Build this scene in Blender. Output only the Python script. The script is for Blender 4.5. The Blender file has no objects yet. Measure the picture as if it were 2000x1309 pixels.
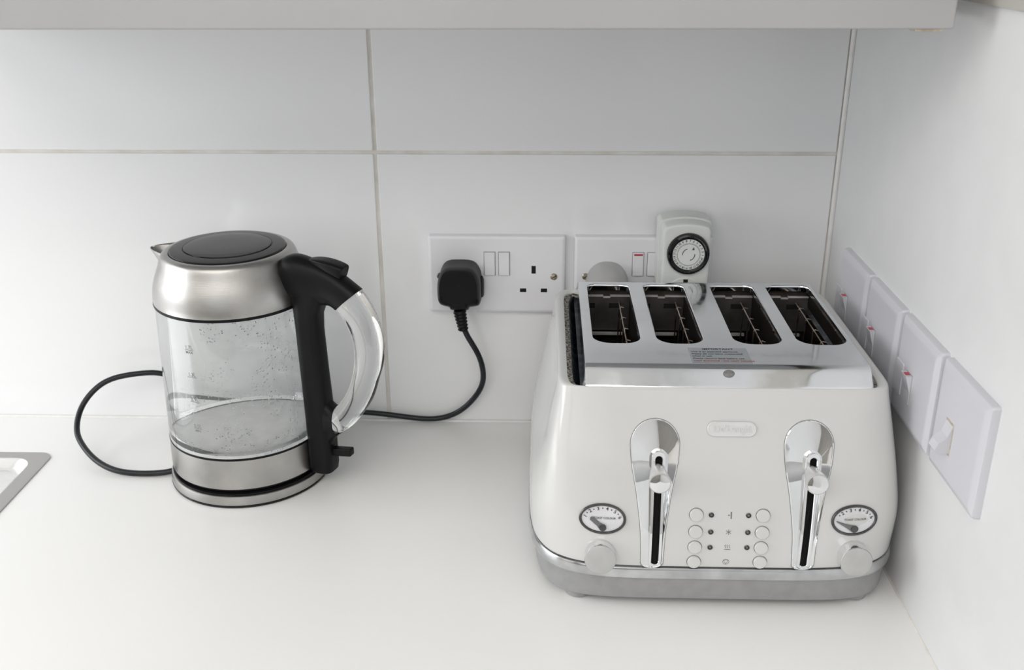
import bpy, bmesh, math, random
import numpy as np
from mathutils import Vector, Matrix
random.seed(4)
S = 0.001   # everything below is written in millimetres; x along the back wall, z up from the worktop, y<0 towards the camera
scene = bpy.context.scene
COL = scene.collection
PI = math.pi

# ---------------------------------------------------------------- camera
CP = (122.43, -1030.89, 526.87); YAW, PITCH, ROLL, FPX = -0.0326, 0.3864, -0.0037, 1969.8
cy_, sy_ = math.cos(YAW), math.sin(YAW); cp_, sp_ = math.cos(PITCH), math.sin(PITCH)
fw = Vector((sy_*cp_, cy_*cp_, -sp_)); rt = Vector((cy_, -sy_, 0)); up = rt.cross(fw)
rt2 = rt*math.cos(ROLL) + up*math.sin(ROLL); up2 = up*math.cos(ROLL) - rt*math.sin(ROLL)
cam_d = bpy.data.cameras.new('camera'); cam = bpy.data.objects.new('camera', cam_d); COL.objects.link(cam)
m = Matrix((rt2, up2, -fw)).transposed().to_4x4(); m.translation = Vector(CP)*S
cam.matrix_world = m
cam_d.sensor_width = 36; cam_d.lens = FPX/2000*36; cam_d.clip_start = 0.02
cam_d.dof.use_dof = True; cam_d.dof.focus_distance = 0.90; cam_d.dof.aperture_fstop = 10
scene.camera = cam

# ---------------------------------------------------------------- light and exposure
scene.view_settings.view_transform = 'Standard'; scene.view_settings.look = 'None'
scene.view_settings.gamma = 1; scene.view_settings.use_curve_mapping = False
scene.view_settings.exposure = -0.06
world = bpy.data.worlds.new('world'); scene.world = world; world.use_nodes = True
wb = world.node_tree.nodes['Background']; wb.inputs[0].default_value = (0.86, 0.91, 1.0, 1); wb.inputs[1].default_value = 0.6
def area(name, loc, rot, sx, sy, power, col=(1, 1, 1)):
    d = bpy.data.lights.new(name, 'AREA'); d.shape = 'RECTANGLE'; d.size = sx*S; d.size_y = sy*S; d.energy = power; d.color = col
    o = bpy.data.objects.new(name, d); COL.objects.link(o); o.location = Vector(loc)*S; o.rotation_euler = rot
    return o
area('window_daylight', (-1660, -560, 610), (0, -PI/2, 0), 960, 1050, 16, (0.96, 0.98, 1))       # left window
area('far_fill_light', (-450, -2860, 720), (PI/2, 0, 0), 1500, 1050, 3.5, (0.98, 0.99, 1))     # added fill in the opposite wall, for ambient and chrome reflections
area('ceiling_fill_light', (-600, -2000, 1485), (0, 0, 0), 2000, 1400, 25, (1, 0.96, 0.9))  # added overhead fill to brighten the worktop, no such lamp known

# ---------------------------------------------------------------- materials
def mat(name, col, rough=0.5, metal=0.0, **kw):
    m = bpy.data.materials.new(name); m.use_nodes = True
    b = m.node_tree.nodes['Principled BSDF']
    b.inputs['Base Color'].default_value = (*col, 1); b.inputs['Roughness'].default_value = rough; b.inputs['Metallic'].default_value = metal
    for k, v in kw.items(): b.inputs[k.replace('_', ' ')].default_value = v
    return m
def nd(m, t, **kw):
    n = m.node_tree.nodes.new(t)
    for k, v in kw.items(): setattr(n, k, v)
    return n
def lk(m, a, b): m.node_tree.links.new(a, b)
def noise(m, scale, detail=3, stretch=(1, 1, 1), rough=0.5):
    tc = nd(m, 'ShaderNodeTexCoord'); mp = nd(m, 'ShaderNodeMapping'); mp.inputs['Scale'].default_value = stretch
    n = nd(m, 'ShaderNodeTexNoise'); n.inputs['Scale'].default_value = scale; n.inputs['Detail'].default_value = detail; n.inputs['Roughness'].default_value = rough
    lk(m, tc.outputs['Object'], mp.inputs[0]); lk(m, mp.outputs[0], n.inputs['Vector']); return n
def ramp(m, src, p0, c0, p1, c1):
    r = nd(m, 'ShaderNodeValToRGB'); r.color_ramp.elements[0].position = p0; r.color_ramp.elements[0].color = (*c0, 1)
    r.color_ramp.elements[1].position = p1; r.color_ramp.elements[1].color = (*c1, 1); lk(m, src, r.inputs[0]); return r
def bump(m, src, strength, dist=0.001):
    b = nd(m, 'ShaderNodeBump'); b.inputs['Strength'].default_value = strength; b.inputs['Distance'].default_value = dist
    lk(m, src, b.inputs['Height']); lk(m, b.outputs[0], m.node_tree.nodes['Principled BSDF'].inputs['Normal']); return b
def P(m, k): return m.node_tree.nodes['Principled BSDF'].inputs[k]
def noisy(m, scale, c0, c1, p0=0.35, p1=0.65, detail=4, stretch=(1, 1, 1)):
    n = noise(m, scale, detail, stretch); r = ramp(m, n.outputs[0], p0, c0, p1, c1); lk(m, r.outputs[0], P(m, 'Base Color')); return n

M = {}
M['tile'] = mat('glazed white tile', (0.86, 0.866, 0.88), 0.13)
n = noise(M['tile'], 6, 2); bump(M['tile'], n.outputs[0], 0.25, 0.002)
M['grout'] = mat('cream grout', (0.62, 0.59, 0.52), 0.9); noisy(M['grout'], 40, (0.68, 0.655, 0.60), (0.80, 0.78, 0.75))
M['wall'] = mat('white painted wall', (0.76, 0.763, 0.768), 0.45); n = noise(M['wall'], 260, 3); bump(M['wall'], n.outputs[0], 0.10, 0.0004)
n2 = noisy(M['wall'], 30, (0.75, 0.753, 0.758), (0.77, 0.773, 0.778))
M['paint'] = mat('matt room paint', (0.85, 0.84, 0.82), 0.8); noisy(M['paint'], 8, (0.84, 0.83, 0.81), (0.87, 0.86, 0.84))
M['farpaint'] = mat('warm grey room paint', (0.36, 0.35, 0.33), 0.8); noisy(M['farpaint'], 8, (0.34, 0.33, 0.31), (0.38, 0.37, 0.35))
M['beige'] = mat('grey beige strip', (0.50, 0.48, 0.44), 0.6); noisy(M['beige'], 20, (0.48, 0.46, 0.42), (0.52, 0.50, 0.46))
M['floor'] = mat('grey floor', (0.35, 0.33, 0.31), 0.5); noisy(M['floor'], 5, (0.32, 0.30, 0.28), (0.38, 0.36, 0.34))
M['silicone'] = mat('white silicone', (0.74, 0.74, 0.73), 0.35); noisy(M['silicone'], 60, (0.80, 0.79, 0.77), (0.86, 0.86, 0.86))
M['worktop'] = mat('white laminate', (0.84, 0.845, 0.835), 0.32)
n = noise(M['worktop'], 500, 2); bump(M['worktop'], n.outputs[0], 0.12, 0.0003)
sp = noise(M['worktop'], 8, 1); r = ramp(M['worktop'], sp.outputs[0], 0.3, (0.87, 0.872, 0.86), 0.7, (0.885, 0.885, 0.875)); lk(M['worktop'], r.outputs[0], P(M['worktop'], 'Base Color'))
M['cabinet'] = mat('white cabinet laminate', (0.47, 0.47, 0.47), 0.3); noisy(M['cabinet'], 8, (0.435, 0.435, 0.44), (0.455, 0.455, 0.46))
M['chip'] = mat('bare chipboard', (0.52, 0.46, 0.36), 0.8); noisy(M['chip'], 300, (0.38, 0.33, 0.25), (0.6, 0.54, 0.44))
def steel(name, col, rough, stretch, s=0.15):
    m = mat(name, col, rough, 1.0)
    n = noise(m, 40, 5, stretch, 0.7); bump(m, n.outputs[0], s, 0.0002)
    r = nd(m, 'ShaderNodeMapRange'); r.inputs['To Min'].default_value = rough*0.8; r.inputs['To Max'].default_value = rough*1.3
    lk(m, n.outputs[0], r.inputs[0]); lk(m, r.outputs[0], P(m, 'Roughness')); return m
M['steel'] = steel('brushed steel', (0.49, 0.48, 0.465), 0.32, (1, 1, 30), 0.35)
noisy(M['steel'], 22, (0.36, 0.352, 0.34), (0.49, 0.48, 0.465), 0.3, 0.7)
M['sinksteel'] = steel('satin sink steel', (0.42, 0.415, 0.405), 0.3, (1, 25, 1))
M['sinkbowl'] = steel('bright sink bowl steel', (0.78, 0.78, 0.77), 0.25, (1, 25, 1))
M['chrome'] = mat('chrome', (0.80, 0.82, 0.84), 0.07, 1.0)
n = noise(M['chrome'], 28, 5, (1, 1, 1), 0.65); r = ramp(M['chrome'], n.outputs[0], 0.42, (0.06,)*3, 0.75, (0.28,)*3); lk(M['chrome'], r.outputs[0], P(M['chrome'], 'Roughness')); noisy(M['chrome'], 14, (0.68, 0.70, 0.72), (0.84, 0.86, 0.88), 0.3, 0.7, 6)
M['band'] = mat('darkened chrome band', (0.60, 0.61, 0.62), 0.16, 1.0); noisy(M['band'], 45, (0.48, 0.49, 0.50), (0.64, 0.65, 0.66))  # chrome darkened so the colour mutes its bright worktop reflection
M['chromeclean'] = mat('polished chrome', (0.84, 0.85, 0.86), 0.05, 1.0); noisy(M['chromeclean'], 30, (0.80, 0.81, 0.82), (0.86, 0.87, 0.88))
M['white'] = mat('cream white enamel', (0.67, 0.67, 0.655), 0.16, Coat_Weight=0.3, Coat_Roughness=0.05); noisy(M['white'], 6, (0.63, 0.63, 0.62), (0.65, 0.65, 0.64))
M['grey'] = mat('grey plastic', (0.36, 0.36, 0.365), 0.45); noisy(M['grey'], 90, (0.29, 0.29, 0.295), (0.32, 0.32, 0.325))
M['knob'] = mat('satin silver knob', (0.52, 0.52, 0.515), 0.42, 0.35); noisy(M['knob'], 90, (0.50, 0.50, 0.495), (0.54, 0.54, 0.535))
M['frost'] = mat('frosted silver plastic', (0.44, 0.44, 0.44), 0.35, 0.0); noisy(M['frost'], 90, (0.50, 0.50, 0.50), (0.54, 0.54, 0.54))
M['dark'] = mat('dark toaster interior', (0.035, 0.031, 0.029), 0.45, 0.6); noisy(M['dark'], 30, (0.025, 0.021, 0.02), (0.055, 0.047, 0.043))
M['ledge'] = mat('dull inner sheet metal', (0.16, 0.15, 0.145), 0.4, 0.7); noisy(M['ledge'], 40, (0.12, 0.11, 0.105), (0.19, 0.18, 0.175))
M['barm'] = mat('lit metal edge', (0.7, 0.68, 0.66), 0.4, 0.3); noisy(M['barm'], 70, (0.62, 0.6, 0.58), (0.78, 0.76, 0.74))  # pale colour stands in for light caught on edges inside the slots
M['wire'] = mat('scorched wire', (0.42, 0.35, 0.29), 0.35, 1.0); noisy(M['wire'], 80, (0.25, 0.18, 0.13), (0.6, 0.54, 0.48))
M['black'] = mat('black plastic', (0.006, 0.006, 0.007), 0.36, Specular_IOR_Level=0.16); n = noise(M['black'], 900, 2); bump(M['black'], n.outputs[0], 0.08, 0.0002)
M['blackgloss'] = mat('glossy black plastic', (0.008, 0.008, 0.009), 0.08, Specular_IOR_Level=0.28); noisy(M['blackgloss'], 50, (0.006, 0.006, 0.007), (0.009, 0.009, 0.010))
M['lidring'] = mat('satin black lid ring', (0.012, 0.012, 0.013), 0.25, Specular_IOR_Level=0.28); noisy(M['lidring'], 50, (0.010, 0.010, 0.011), (0.014, 0.014, 0.015))
M['rubber'] = mat('black rubber cable', (0.008, 0.01, 0.012), 0.36, Specular_IOR_Level=0.4); noisy(M['rubber'], 90, (0.006, 0.008, 0.011), (0.01, 0.012, 0.015))
M['void'] = mat('black recess', (0.004, 0.004, 0.004), 0.9); noisy(M['void'], 50, (0.003,)*3, (0.006,)*3)
M['navy'] = mat('blued dark metal', (0.03, 0.035, 0.045), 0.3, 0.8); noisy(M['navy'], 90, (0.015, 0.018, 0.025), (0.10, 0.11, 0.13), 0.45, 0.75)
M['crumbs'] = mat('crumb strewn tray', (0.1, 0.1, 0.09), 0.5, 0.3); noisy(M['crumbs'], 480, (0.02, 0.02, 0.025), (0.42, 0.38, 0.30), 0.45, 0.62)
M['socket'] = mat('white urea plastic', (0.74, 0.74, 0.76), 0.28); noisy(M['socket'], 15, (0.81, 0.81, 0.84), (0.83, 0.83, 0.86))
M['adapter'] = mat('pale grey plastic', (0.44, 0.44, 0.435), 0.4); noisy(M['adapter'], 30, (0.43, 0.43, 0.425), (0.46, 0.46, 0.455))
M['timer'] = mat('white timer plastic', (0.70, 0.72, 0.70), 0.35); noisy(M['timer'], 30, (0.69, 0.71, 0.69), (0.72, 0.74, 0.72))
M['red'] = mat('red neon cap', (0.50, 0.05, 0.07), 0.3); noisy(M['red'], 60, (0.45, 0.04, 0.06), (0.55, 0.06, 0.08))
M['brass'] = mat('dull brass screw', (0.42, 0.36, 0.26), 0.35, 1.0); noisy(M['brass'], 200, (0.3, 0.25, 0.18), (0.52, 0.46, 0.35))
M['ink'] = mat('dark print', (0.04, 0.04, 0.045), 0.6); noisy(M['ink'], 90, (0.03, 0.03, 0.035), (0.05, 0.05, 0.055))
M['inkgrey'] = mat('grey print', (0.16, 0.17, 0.17), 0.6); noisy(M['inkgrey'], 90, (0.14, 0.15, 0.15), (0.18, 0.19, 0.19))
M['gap'] = mat('gap shade grey', (0.34, 0.34, 0.35), 0.6); noisy(M['gap'], 60, (0.32, 0.32, 0.33), (0.36, 0.36, 0.37))  # grey put in for the soft shade round the rockers
M['redink'] = mat('red print', (0.5, 0.08, 0.09), 0.6); noisy(M['redink'], 90, (0.45, 0.07, 0.08), (0.55, 0.09, 0.1))
M['dialface'] = mat('pale dial face', (0.70, 0.70, 0.73), 0.3); noisy(M['dialface'], 60, (0.68, 0.68, 0.71), (0.72, 0.72, 0.75))
M['bezel'] = mat('dark bezel', (0.10, 0.10, 0.10), 0.25, 0.7); noisy(M['bezel'], 60, (0.08, 0.08, 0.08), (0.12, 0.12, 0.12))
M['needle'] = mat('grey needle', (0.16, 0.16, 0.17), 0.4, 0.3); noisy(M['needle'], 60, (0.14, 0.14, 0.15), (0.18, 0.18, 0.19))
M['stain'] = mat('dull grey spot', (0.22, 0.22, 0.22), 0.5, 0.5); noisy(M['stain'], 300, (0.17, 0.17, 0.17), (0.27, 0.27, 0.27))
M['sticker'] = mat('clear film label', (0.5, 0.54, 0.56), 0.22, 0.9); noisy(M['sticker'], 50, (0.48, 0.52, 0.54), (0.54, 0.58, 0.6))
M['scale'] = mat('limescaled steel plate', (0.9, 0.9, 0.895), 0.42, 0.2); noisy(M['scale'], 60, (0.84, 0.84, 0.83), (0.93, 0.93, 0.93))
def glass(name, ior, rough=0.0, col=(1, 1, 1)):
    m = mat(name, col, rough); P(m, 'Transmission Weight').default_value = 1; P(m, 'IOR').default_value = ior; return m
M['glass'] = glass('clear jug glass', 1.45, 0.0, (0.985, 0.995, 0.99))
M['acrylic'] = glass('clear acrylic', 1.49, 0.0, (0.98, 0.985, 0.985))
M['lens'] = glass('clear dial lens', 1.45)
# the inside of the jug: condensation, densest low down on the handle side
mm = M['mist'] = glass('misted inner glass', 1.33, 0.02, (0.99, 1, 0.995))
tc = nd(mm, 'ShaderNodeTexCoord'); vo = nd(mm, 'ShaderNodeTexVoronoi'); vo.inputs['Scale'].default_value = 420
lk(mm, tc.outputs['Object'], vo.inputs['Vector'])
dr = nd(mm, 'ShaderNodeMapRange'); dr.inputs['From Min'].default_value = 0.36; dr.inputs['From Max'].default_value = 0.06; lk(mm, vo.outputs['Distance'], dr.inputs[0])
pn = nd(mm, 'ShaderNodeTexNoise'); pn.inputs['Scale'].default_value = 26; pn.inputs['Detail'].default_value = 3; lk(mm, tc.outputs['Object'], pn.inputs['Vector'])
sx = nd(mm, 'ShaderNodeSeparateXYZ'); lk(mm, tc.outputs['Object'], sx.inputs[0])
gx = nd(mm, 'ShaderNodeMapRange'); gx.inputs['From Min'].default_value = -0.045; gx.inputs['From Max'].default_value = 0.04; gx.inputs['To Max'].default_value = 1.0; lk(mm, sx.outputs['X'], gx.inputs[0])
pr = nd(mm, 'ShaderNodeMapRange'); pr.interpolation_type = 'SMOOTHERSTEP'; pr.inputs['From Min'].default_value = 0.30; pr.inputs['From Max'].default_value = 0.72; lk(mm, pn.outputs[0], pr.inputs[0])
mk_ = nd(mm, 'ShaderNodeMath', operation='MULTIPLY'); lk(mm, gx.outputs[0], mk_.inputs[0]); lk(mm, pr.outputs[0], mk_.inputs[1])
ml_ = nd(mm, 'ShaderNodeMath', operation='MULTIPLY'); lk(mm, mk_.outputs[0], ml_.inputs[0]); lk(mm, dr.outputs[0], ml_.inputs[1])
cs_ = nd(mm, 'ShaderNodeSeparateColor'); lk(mm, vo.outputs['Color'], cs_.inputs[0]); ct_ = nd(mm, 'ShaderNodeMath', operation='GREATER_THAN'); ct_.inputs[1].default_value = 0.45; lk(mm, cs_.outputs[0], ct_.inputs[0])
cm_ = nd(mm, 'ShaderNodeMath', operation='MULTIPLY'); lk(mm, ml_.outputs[0], cm_.inputs[0]); lk(mm, ct_.outputs[0], cm_.inputs[1]); bump(mm, cm_.outputs[0], 1.0, 0.0016)
rr = nd(mm, 'ShaderNodeMapRange'); rr.inputs['To Min'].default_value = 0.03; rr.inputs['To Max'].default_value = 0.10; lk(mm, mk_.outputs[0], rr.inputs[0]); lk(mm, rr.outputs[0], P(mm, 'Roughness'))

df_ = nd(mm, 'ShaderNodeBsdfTranslucent'); df_.inputs[0].default_value = (0.95, 0.96, 0.97, 1); dd_ = nd(mm, 'ShaderNodeBsdfDiffuse'); dd_.inputs[0].default_value = (0.9, 0.91, 0.92, 1)
ma_ = nd(mm, 'ShaderNodeMixShader'); lk(mm, df_.outputs[0], ma_.inputs[1]); lk(mm, dd_.outputs[0], ma_.inputs[2]); mb_ = nd(mm, 'ShaderNodeMixShader')
vf = nd(mm, 'ShaderNodeMath', operation='MULTIPLY_ADD'); vf.inputs[1].default_value = 0.25; vf.inputs[2].default_value = 0.13; lk(mm, mk_.outputs[0], vf.inputs[0])
lk(mm, vf.outputs[0], mb_.inputs[0]); pb_ = mm.node_tree.nodes['Principled BSDF']; lk(mm, pb_.outputs[0], mb_.inputs[1]); lk(mm, ma_.outputs[0], mb_.inputs[2])
lk(mm, mb_.outputs[0], mm.node_tree.nodes['Material Output'].inputs[0])

# ---------------------------------------------------------------- object helpers
def root_of(o):
    while o.parent: o = o.parent
    return o
def tag(o, label=None, cat=None, group=None, kind=None):
    for k, v in (('label', label), ('category', cat), ('group', group), ('kind', kind)):
        if v: o[k] = v
    return o
def thing(name, label, cat, loc, group=None):
    o = bpy.data.objects.new(name, None); COL.objects.link(o); o.location = Vector(loc)*S
    o.empty_display_size = 0.02; o['o'] = list(loc); return tag(o, label, cat, group)
def mk(name, V, F, mt, parent=None, smooth=True, angle=35, label=None, mats=None, fm=None, loc=None, wn=True):
    """V in world millimetres"""
    org = Vector(root_of(parent)['o']) if parent else Vector(loc or (0, 0, 0))
    me = bpy.data.meshes.new(name)
    me.from_pydata([tuple((Vector(v)-org)*S) for v in V], [], [tuple(f) for f in F]); me.update()
    bm = bmesh.new(); bm.from_mesh(me); bmesh.ops.recalc_face_normals(bm, faces=bm.faces); bm.to_mesh(me); bm.free()
    for q in (mats or [mt]): me.materials.append(q)
    if fm:
        for p_, i in zip(me.polygons, fm): p_.material_index = i
    if smooth: me.shade_smooth(); me.set_sharp_from_angle(angle=math.radians(angle))
    o = bpy.data.objects.new(name, me); COL.objects.link(o)
    if smooth and wn:
        wm = o.modifiers.new('weighted_normals', 'WEIGHTED_NORMAL'); wm.weight = 90; wm.keep_sharp = True
    if parent: o.parent = parent
    else: o.location = org*S
    if label: o['label'] = label
    return o
class G:
    """collects geometry for one mesh"""
    def __init__(s): s.V = []; s.F = []
    def add(s, V, F):
        k = len(s.V); s.V += [tuple(v) for v in V]; s.F += [tuple(i+k for i in f) for f in F]; return s
    def loops(s, L, closed=True, cap0=False, cap1=False, wrap=False):
        k = len(s.V); n = len(L[0])
        for l in L: s.V += [tuple(v) for v in l]
        R = len(L)
        for r in range(R if wrap else R-1):
            for i in range(n if closed else n-1):
                j = (i+1) % n; a = k+r*n; b = k+((r+1) % R)*n
                s.F.append((a+i, a+j, b+j, b+i))
        if cap0: s.F.append(tuple(k+i for i in range(n)))
        if cap1: s.F.append(tuple(k+(R-1)*n+i for i in range(n)))
        return s
    def box(s, x0, x1, y0, y1, z0, z1, r=0, seg=2):
        bm = bmesh.new(); bmesh.ops.create_cube(bm, size=1)
        for v in bm.verts: v.co = Vector(((x0+x1)/2+v.co.x*(x1-x0), (y0+y1)/2+v.co.y*(y1-y0), (z0+z1)/2+v.co.z*(z1-z0)))
        if r: bmesh.ops.bevel(bm, geom=bm.edges[:], offset=r, segments=seg, affect='EDGES', profile=0.5)
        bm.verts.ensure_lookup_table(); bm.verts.index_update()
        s.add([v.co[:] for v in bm.verts], [[v.index for v in f.verts] for f in bm.faces]); bm.free(); return s
    def lathe(s, prof, c, axis=(0, 0, 1), n=64, cap0=False, cap1=False):
        a = Vector(axis).normalized(); u = a.orthogonal().normalized(); w = a.cross(u); c = Vector(c); L = []
        for r, h in prof: L.append([c+a*h+(u*math.cos(2*PI*i/n)+w*math.sin(2*PI*i/n))*r for i in range(n)])
        return s.loops(L, True, cap0, cap1)
    def tube(s, pts, r, n=12, cap=True):
        pts = [Vector(p) for p in pts]; L = []; u = None
        for i, p in enumerate(pts):
            t = (pts[min(i+1, len(pts)-1)]-pts[max(i-1, 0)]).normalized()
            u = (t.orthogonal() if u is None else (u-t*u.dot(t))).normalized(); w = t.cross(u)
            rr = r[i] if isinstance(r, (list, tuple)) else r
            L.append([p+(u*math.cos(2*PI*k/n)+w*math.sin(2*PI*k/n))*rr for k in range(n)])
        return s.loops(L, True, cap, cap)
    def mk(s, name, mt, parent=None, **kw): return mk(name, s.V, s.F, mt, parent, **kw)
def spline(xs, ys):
    """natural cubic spline through (xs, ys); ys may be vectors"""
    xs = np.array(xs, float); ys = np.array(ys, float); n = len(xs); h = np.diff(xs)
    A = np.eye(n); B = np.zeros_like(ys)
    for i in range(1, n-1):
        A[i, i-1] = h[i-1]; A[i, i] = 2*(h[i-1]+h[i]); A[i, i+1] = h[i]
        B[i] = 6*((ys[i+1]-ys[i])/h[i]-(ys[i]-ys[i-1])/h[i-1])
    Mm = np.linalg.solve(A, B)
    def f(x):
        i = int(min(max(np.searchsorted(xs, x)-1, 0), n-2)); a = xs[i+1]-x; b = x-xs[i]; hi = h[i]
        return Mm[i]*a**3/(6*hi)+Mm[i+1]*b**3/(6*hi)+(ys[i]/hi-Mm[i]*hi/6)*a+(ys[i+1]/hi-Mm[i+1]*hi/6)*b
    return f
def smoothpath(pts, k=8):
    f = spline(range(len(pts)), pts); N = (len(pts)-1)*k
    return [tuple(f(i/k)) for i in range(N+1)]
def text(s, size, align='CENTER', ext=0.0, bold=0.0, sx=1.0):
    """2-D outline of a line of lettering as (verts, faces)"""
    c = bpy.data.curves.new('lettering', 'FONT'); c.body = s; c.size = size; c.align_x = align; c.align_y = 'CENTER'; c.extrude = ext; c.offset = bold; c.resolution_u = 3
    o = bpy.data.objects.new('lettering', c); COL.objects.link(o); bpy.context.view_layer.update()
    me = bpy.data.meshes.new_from_object(o.evaluated_get(bpy.context.evaluated_depsgraph_get()))
    V = [(v.co.x*sx, v.co.y, v.co.z) for v in me.vertices]; F = [tuple(p.vertices) for p in me.polygons]
    bpy.data.objects.remove(o); bpy.data.meshes.remove(me); bpy.data.curves.remove(c); return V, F
def struct(o): o['kind'] = 'structure'; return o

# ---------------------------------------------------------------- the room
XW = 425.3; ZG = 309.4; XG = -52.2
g = G(); g.box(-1800, XW+60, 1.6, 60, -900, 1500); V, F = g.V, g.F; nf0 = len(F)
g2 = G()
for (x0, x1) in ((-1656, -1056), (-1053, -655), (-652, XG-2), (XG+2, 420)):
    for (z0, z1) in ((2, ZG-1.7), (ZG+1.7, 610), (613, 910)):
        g2.box(x0, x1, 0, 8, z0, z1, 1.0, 2)
k = len(V); V = V+g2.V; F = F+[tuple(i+k for i in f) for f in g2.F]
struct(mk('wall_back', V, F, None, mats=[M['grout'], M['tile']], fm=[0]*nf0+[1]*len(g2.F)))
struct(G().box(XW, XW+60, -2950, 60, -900, 1500).mk('wall_right', M['wall'], smooth=False))
# left wall with its window opening, opposite wall with an opening added for the fill light
def wall_with_hole(name, axis, pos, th, a0, a1, b0, b1):
    g = G(); lo, hi = (-2950, 60) if axis == 'x' else (-1800, XW+60)
    for (p0, p1, q0, q1) in ((lo, a0, -900, 1500), (a1, hi, -900, 1500), (a0, a1, -900, b0), (a0, a1, b1, 1500)):
        if axis == 'x': g.box(pos-th, pos, p0, p1, q0, q1)
        else: g.box(p0, p1, pos-th, pos, q0, q1)
    return struct(g.mk(name, M['paint' if axis == 'x' else 'farpaint'], smooth=False))
wall_with_hole('wall_left', 'x', -1740, 60, -1090, -30, 120, 1280)
wall_with_hole('wall_front', 'y', -2890, 60, -1200, 300, 190, 1250)
wf = G()
for (y0, y1, z0, z1) in ((-1090, -1050, 120, 1280), (-70, -30, 120, 1280), (-1090, -30, 120, 160), (-1090, -30, 1240, 1280), (-575, -545, 120, 1280)):
    wf.box(-1790, -1745, y0, y1, z0, z1, 3)
struct(wf.mk('window_1', M['socket']))
wf = G()
for (x0, x1, z0, z1) in ((-1200, -1160, 190, 1250), (260, 300, 190, 1250), (-1200, 300, 190, 230), (-1200, 300, 1210, 1250), (-465, -435, 190, 1250)):
    wf.box(x0, x1, -2940, -2895, z0, z1, 3)
struct(wf.mk('added_window', M['socket']))  # unseen window frame added round the far fill light
struct(G().box(-1800, XW+60, -2950, 60, 1500, 1560).mk('ceiling', M['paint'], smooth=False))
struct(G().box(-1800, XW+60, -2950, 60, -960, -900).mk('floor', M['floor'], smooth=False))
# sealant in the corner and along the worktop, strip high on the right wall
g = G(); g.tube([(XW-1.8, -0.2, 0), (XW-1.8, -0.2, 300), (XW-1.8, -0.2, 700)], 2.6, 10); struct(g.mk('trim_1', M['silicone']))
g = G(); g.tube([(-1700, -0.2, 0.4), (-400, -0.2, 0.4), (XW-1, -0.2, 0.4)], 2.0, 8); struct(g.mk('trim_2', M['silicone']))
struct(G().box(XW-3, XW, -900, -150, 475, 700, 1).mk('trim_3', M['beige']))
struct(G().tube([(XW-0.2, -1, 0.2), (XW-0.2, -600, 0.2)], 1.0, 8).mk('trim_4', M['grout']))

# ---------------------------------------------------------------- worktop (with the cut-out for the sink) and cabinets
wt = thing('worktop', 'smooth white laminate kitchen worktop carrying kettle and toaster', 'worktop', (-600, -300, -38))
g = G(); SX = -408
g.box(SX, XW, -620, 0.5, -38, 0); g.box(-1700, SX, -94, 0.5, -38, 0); g.box(-1700, SX, -620, -560, -38, 0); g.box(-1700, -1200, -560, -94, -38, 0)
g.mk('worktop_slab', M['worktop'], wt, smooth=False)

wc = thing('wall_cabinet', 'white wall cabinet hanging above the kettle and toaster, seen by its lower edge', 'cabinet', (-300, -150, 461))
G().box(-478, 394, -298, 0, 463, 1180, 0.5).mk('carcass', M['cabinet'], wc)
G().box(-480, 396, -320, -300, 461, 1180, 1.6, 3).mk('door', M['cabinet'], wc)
G().box(371, 389, -318.5, -301, 459.4, 461.4, 0.3).mk('edge_strip', M['chip'], wc, label='bare brown strip under the cabinet edge')

# ---------------------------------------------------------------- sink
def rrect(x0, x1, y0, y1, r, z, n=10):
    L = []
    for cx, cy, a0 in ((x1-r, y1-r, 0), (x0+r, y1-r, 90), (x0+r, y0+r, 180), (x1-r, y0+r, 270)):
        for i in range(n+1):
            a = math.radians(a0+90*i/n); L.append((cx+r*math.cos(a), cy+r*math.sin(a), z))
    return L
sk = thing('sink', 'stainless steel inset sink, its corner at the left edge of the worktop', 'sink', (-760, -300, 0))
o = [rrect(-1150, -402, -540, -87, 14, 0.05), rrect(-1150, -402, -540, -87, 14, 1.2), rrect(-1148.6, -403.4, -538.6, -88.4, 13, 1.9),
     rrect(-1133, -417.5, -525, -100.5, 20, 1.6)]
G().loops(o).mk('rim', M['sinksteel'], sk)
o = [rrect(-1133, -417.5, -525, -100.5, 20, 1.6), rrect(-1131, -419.5, -523, -102.5, 19, 0.6), rrect(-1127, -424, -518, -108, 20, -5.5), rrect(-1122, -429, -513, -113, 18, -7)]
G().loops(o, cap1=True).mk('drainer_tray', M['sinkbowl'], sk)

# ---------------------------------------------------------------- UK sockets on the back wall
def wall_plate(x0, w, z0, h, root):
    """flat plate with softened edges, 9 mm proud of the wall at y=0"""
    def R(d, y, r): return [(p[0], y, p[1]) for p in rrect(x0+d, x0+w-d, z0+d, z0+h-d, r, 0, 6)]
    return G().loops([R(0, 0, 2), R(0, -5.5, 2), R(0.6, -7.6, 2), R(2.2, -8.8, 2), R(4, -9, 2)], cap0=True, cap1=True).mk('faceplate', M['socket'], root)
def rocker(x, z, root, red=False, gap=True):
    w, h = 5.6, 12.6
    if gap: G().box(x-w-0.7, x+w+0.7, -9.15, -8.5, z-h-0.7, z+h+0.7).mk('switch_gap_shade', M['gap'], root, smooth=False)
    L = []
    for d, y in ((0, -8.8), (0, -10.4), (0.7, -11.0)):
        L.append([(x-w+d, y-0.9, z-h+d), (x+w-d, y-0.9, z-h+d), (x+w-d, y, z), (x+w-d, y-0.2 , z+h-d), (x-w+d, y-0.2, z+h-d), (x-w+d, y, z)])
    rk = G().loops(L, cap0=True, cap1=True).mk('rocker_switch', M['socket'], root, smooth=False)
    if red: G().box(x-w+1, x+w-1, -11.5, -10.9, z+h-2.8, z+h-0.7, 0.2).mk('red_marker', M['red'], rk)
    return rk
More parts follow.
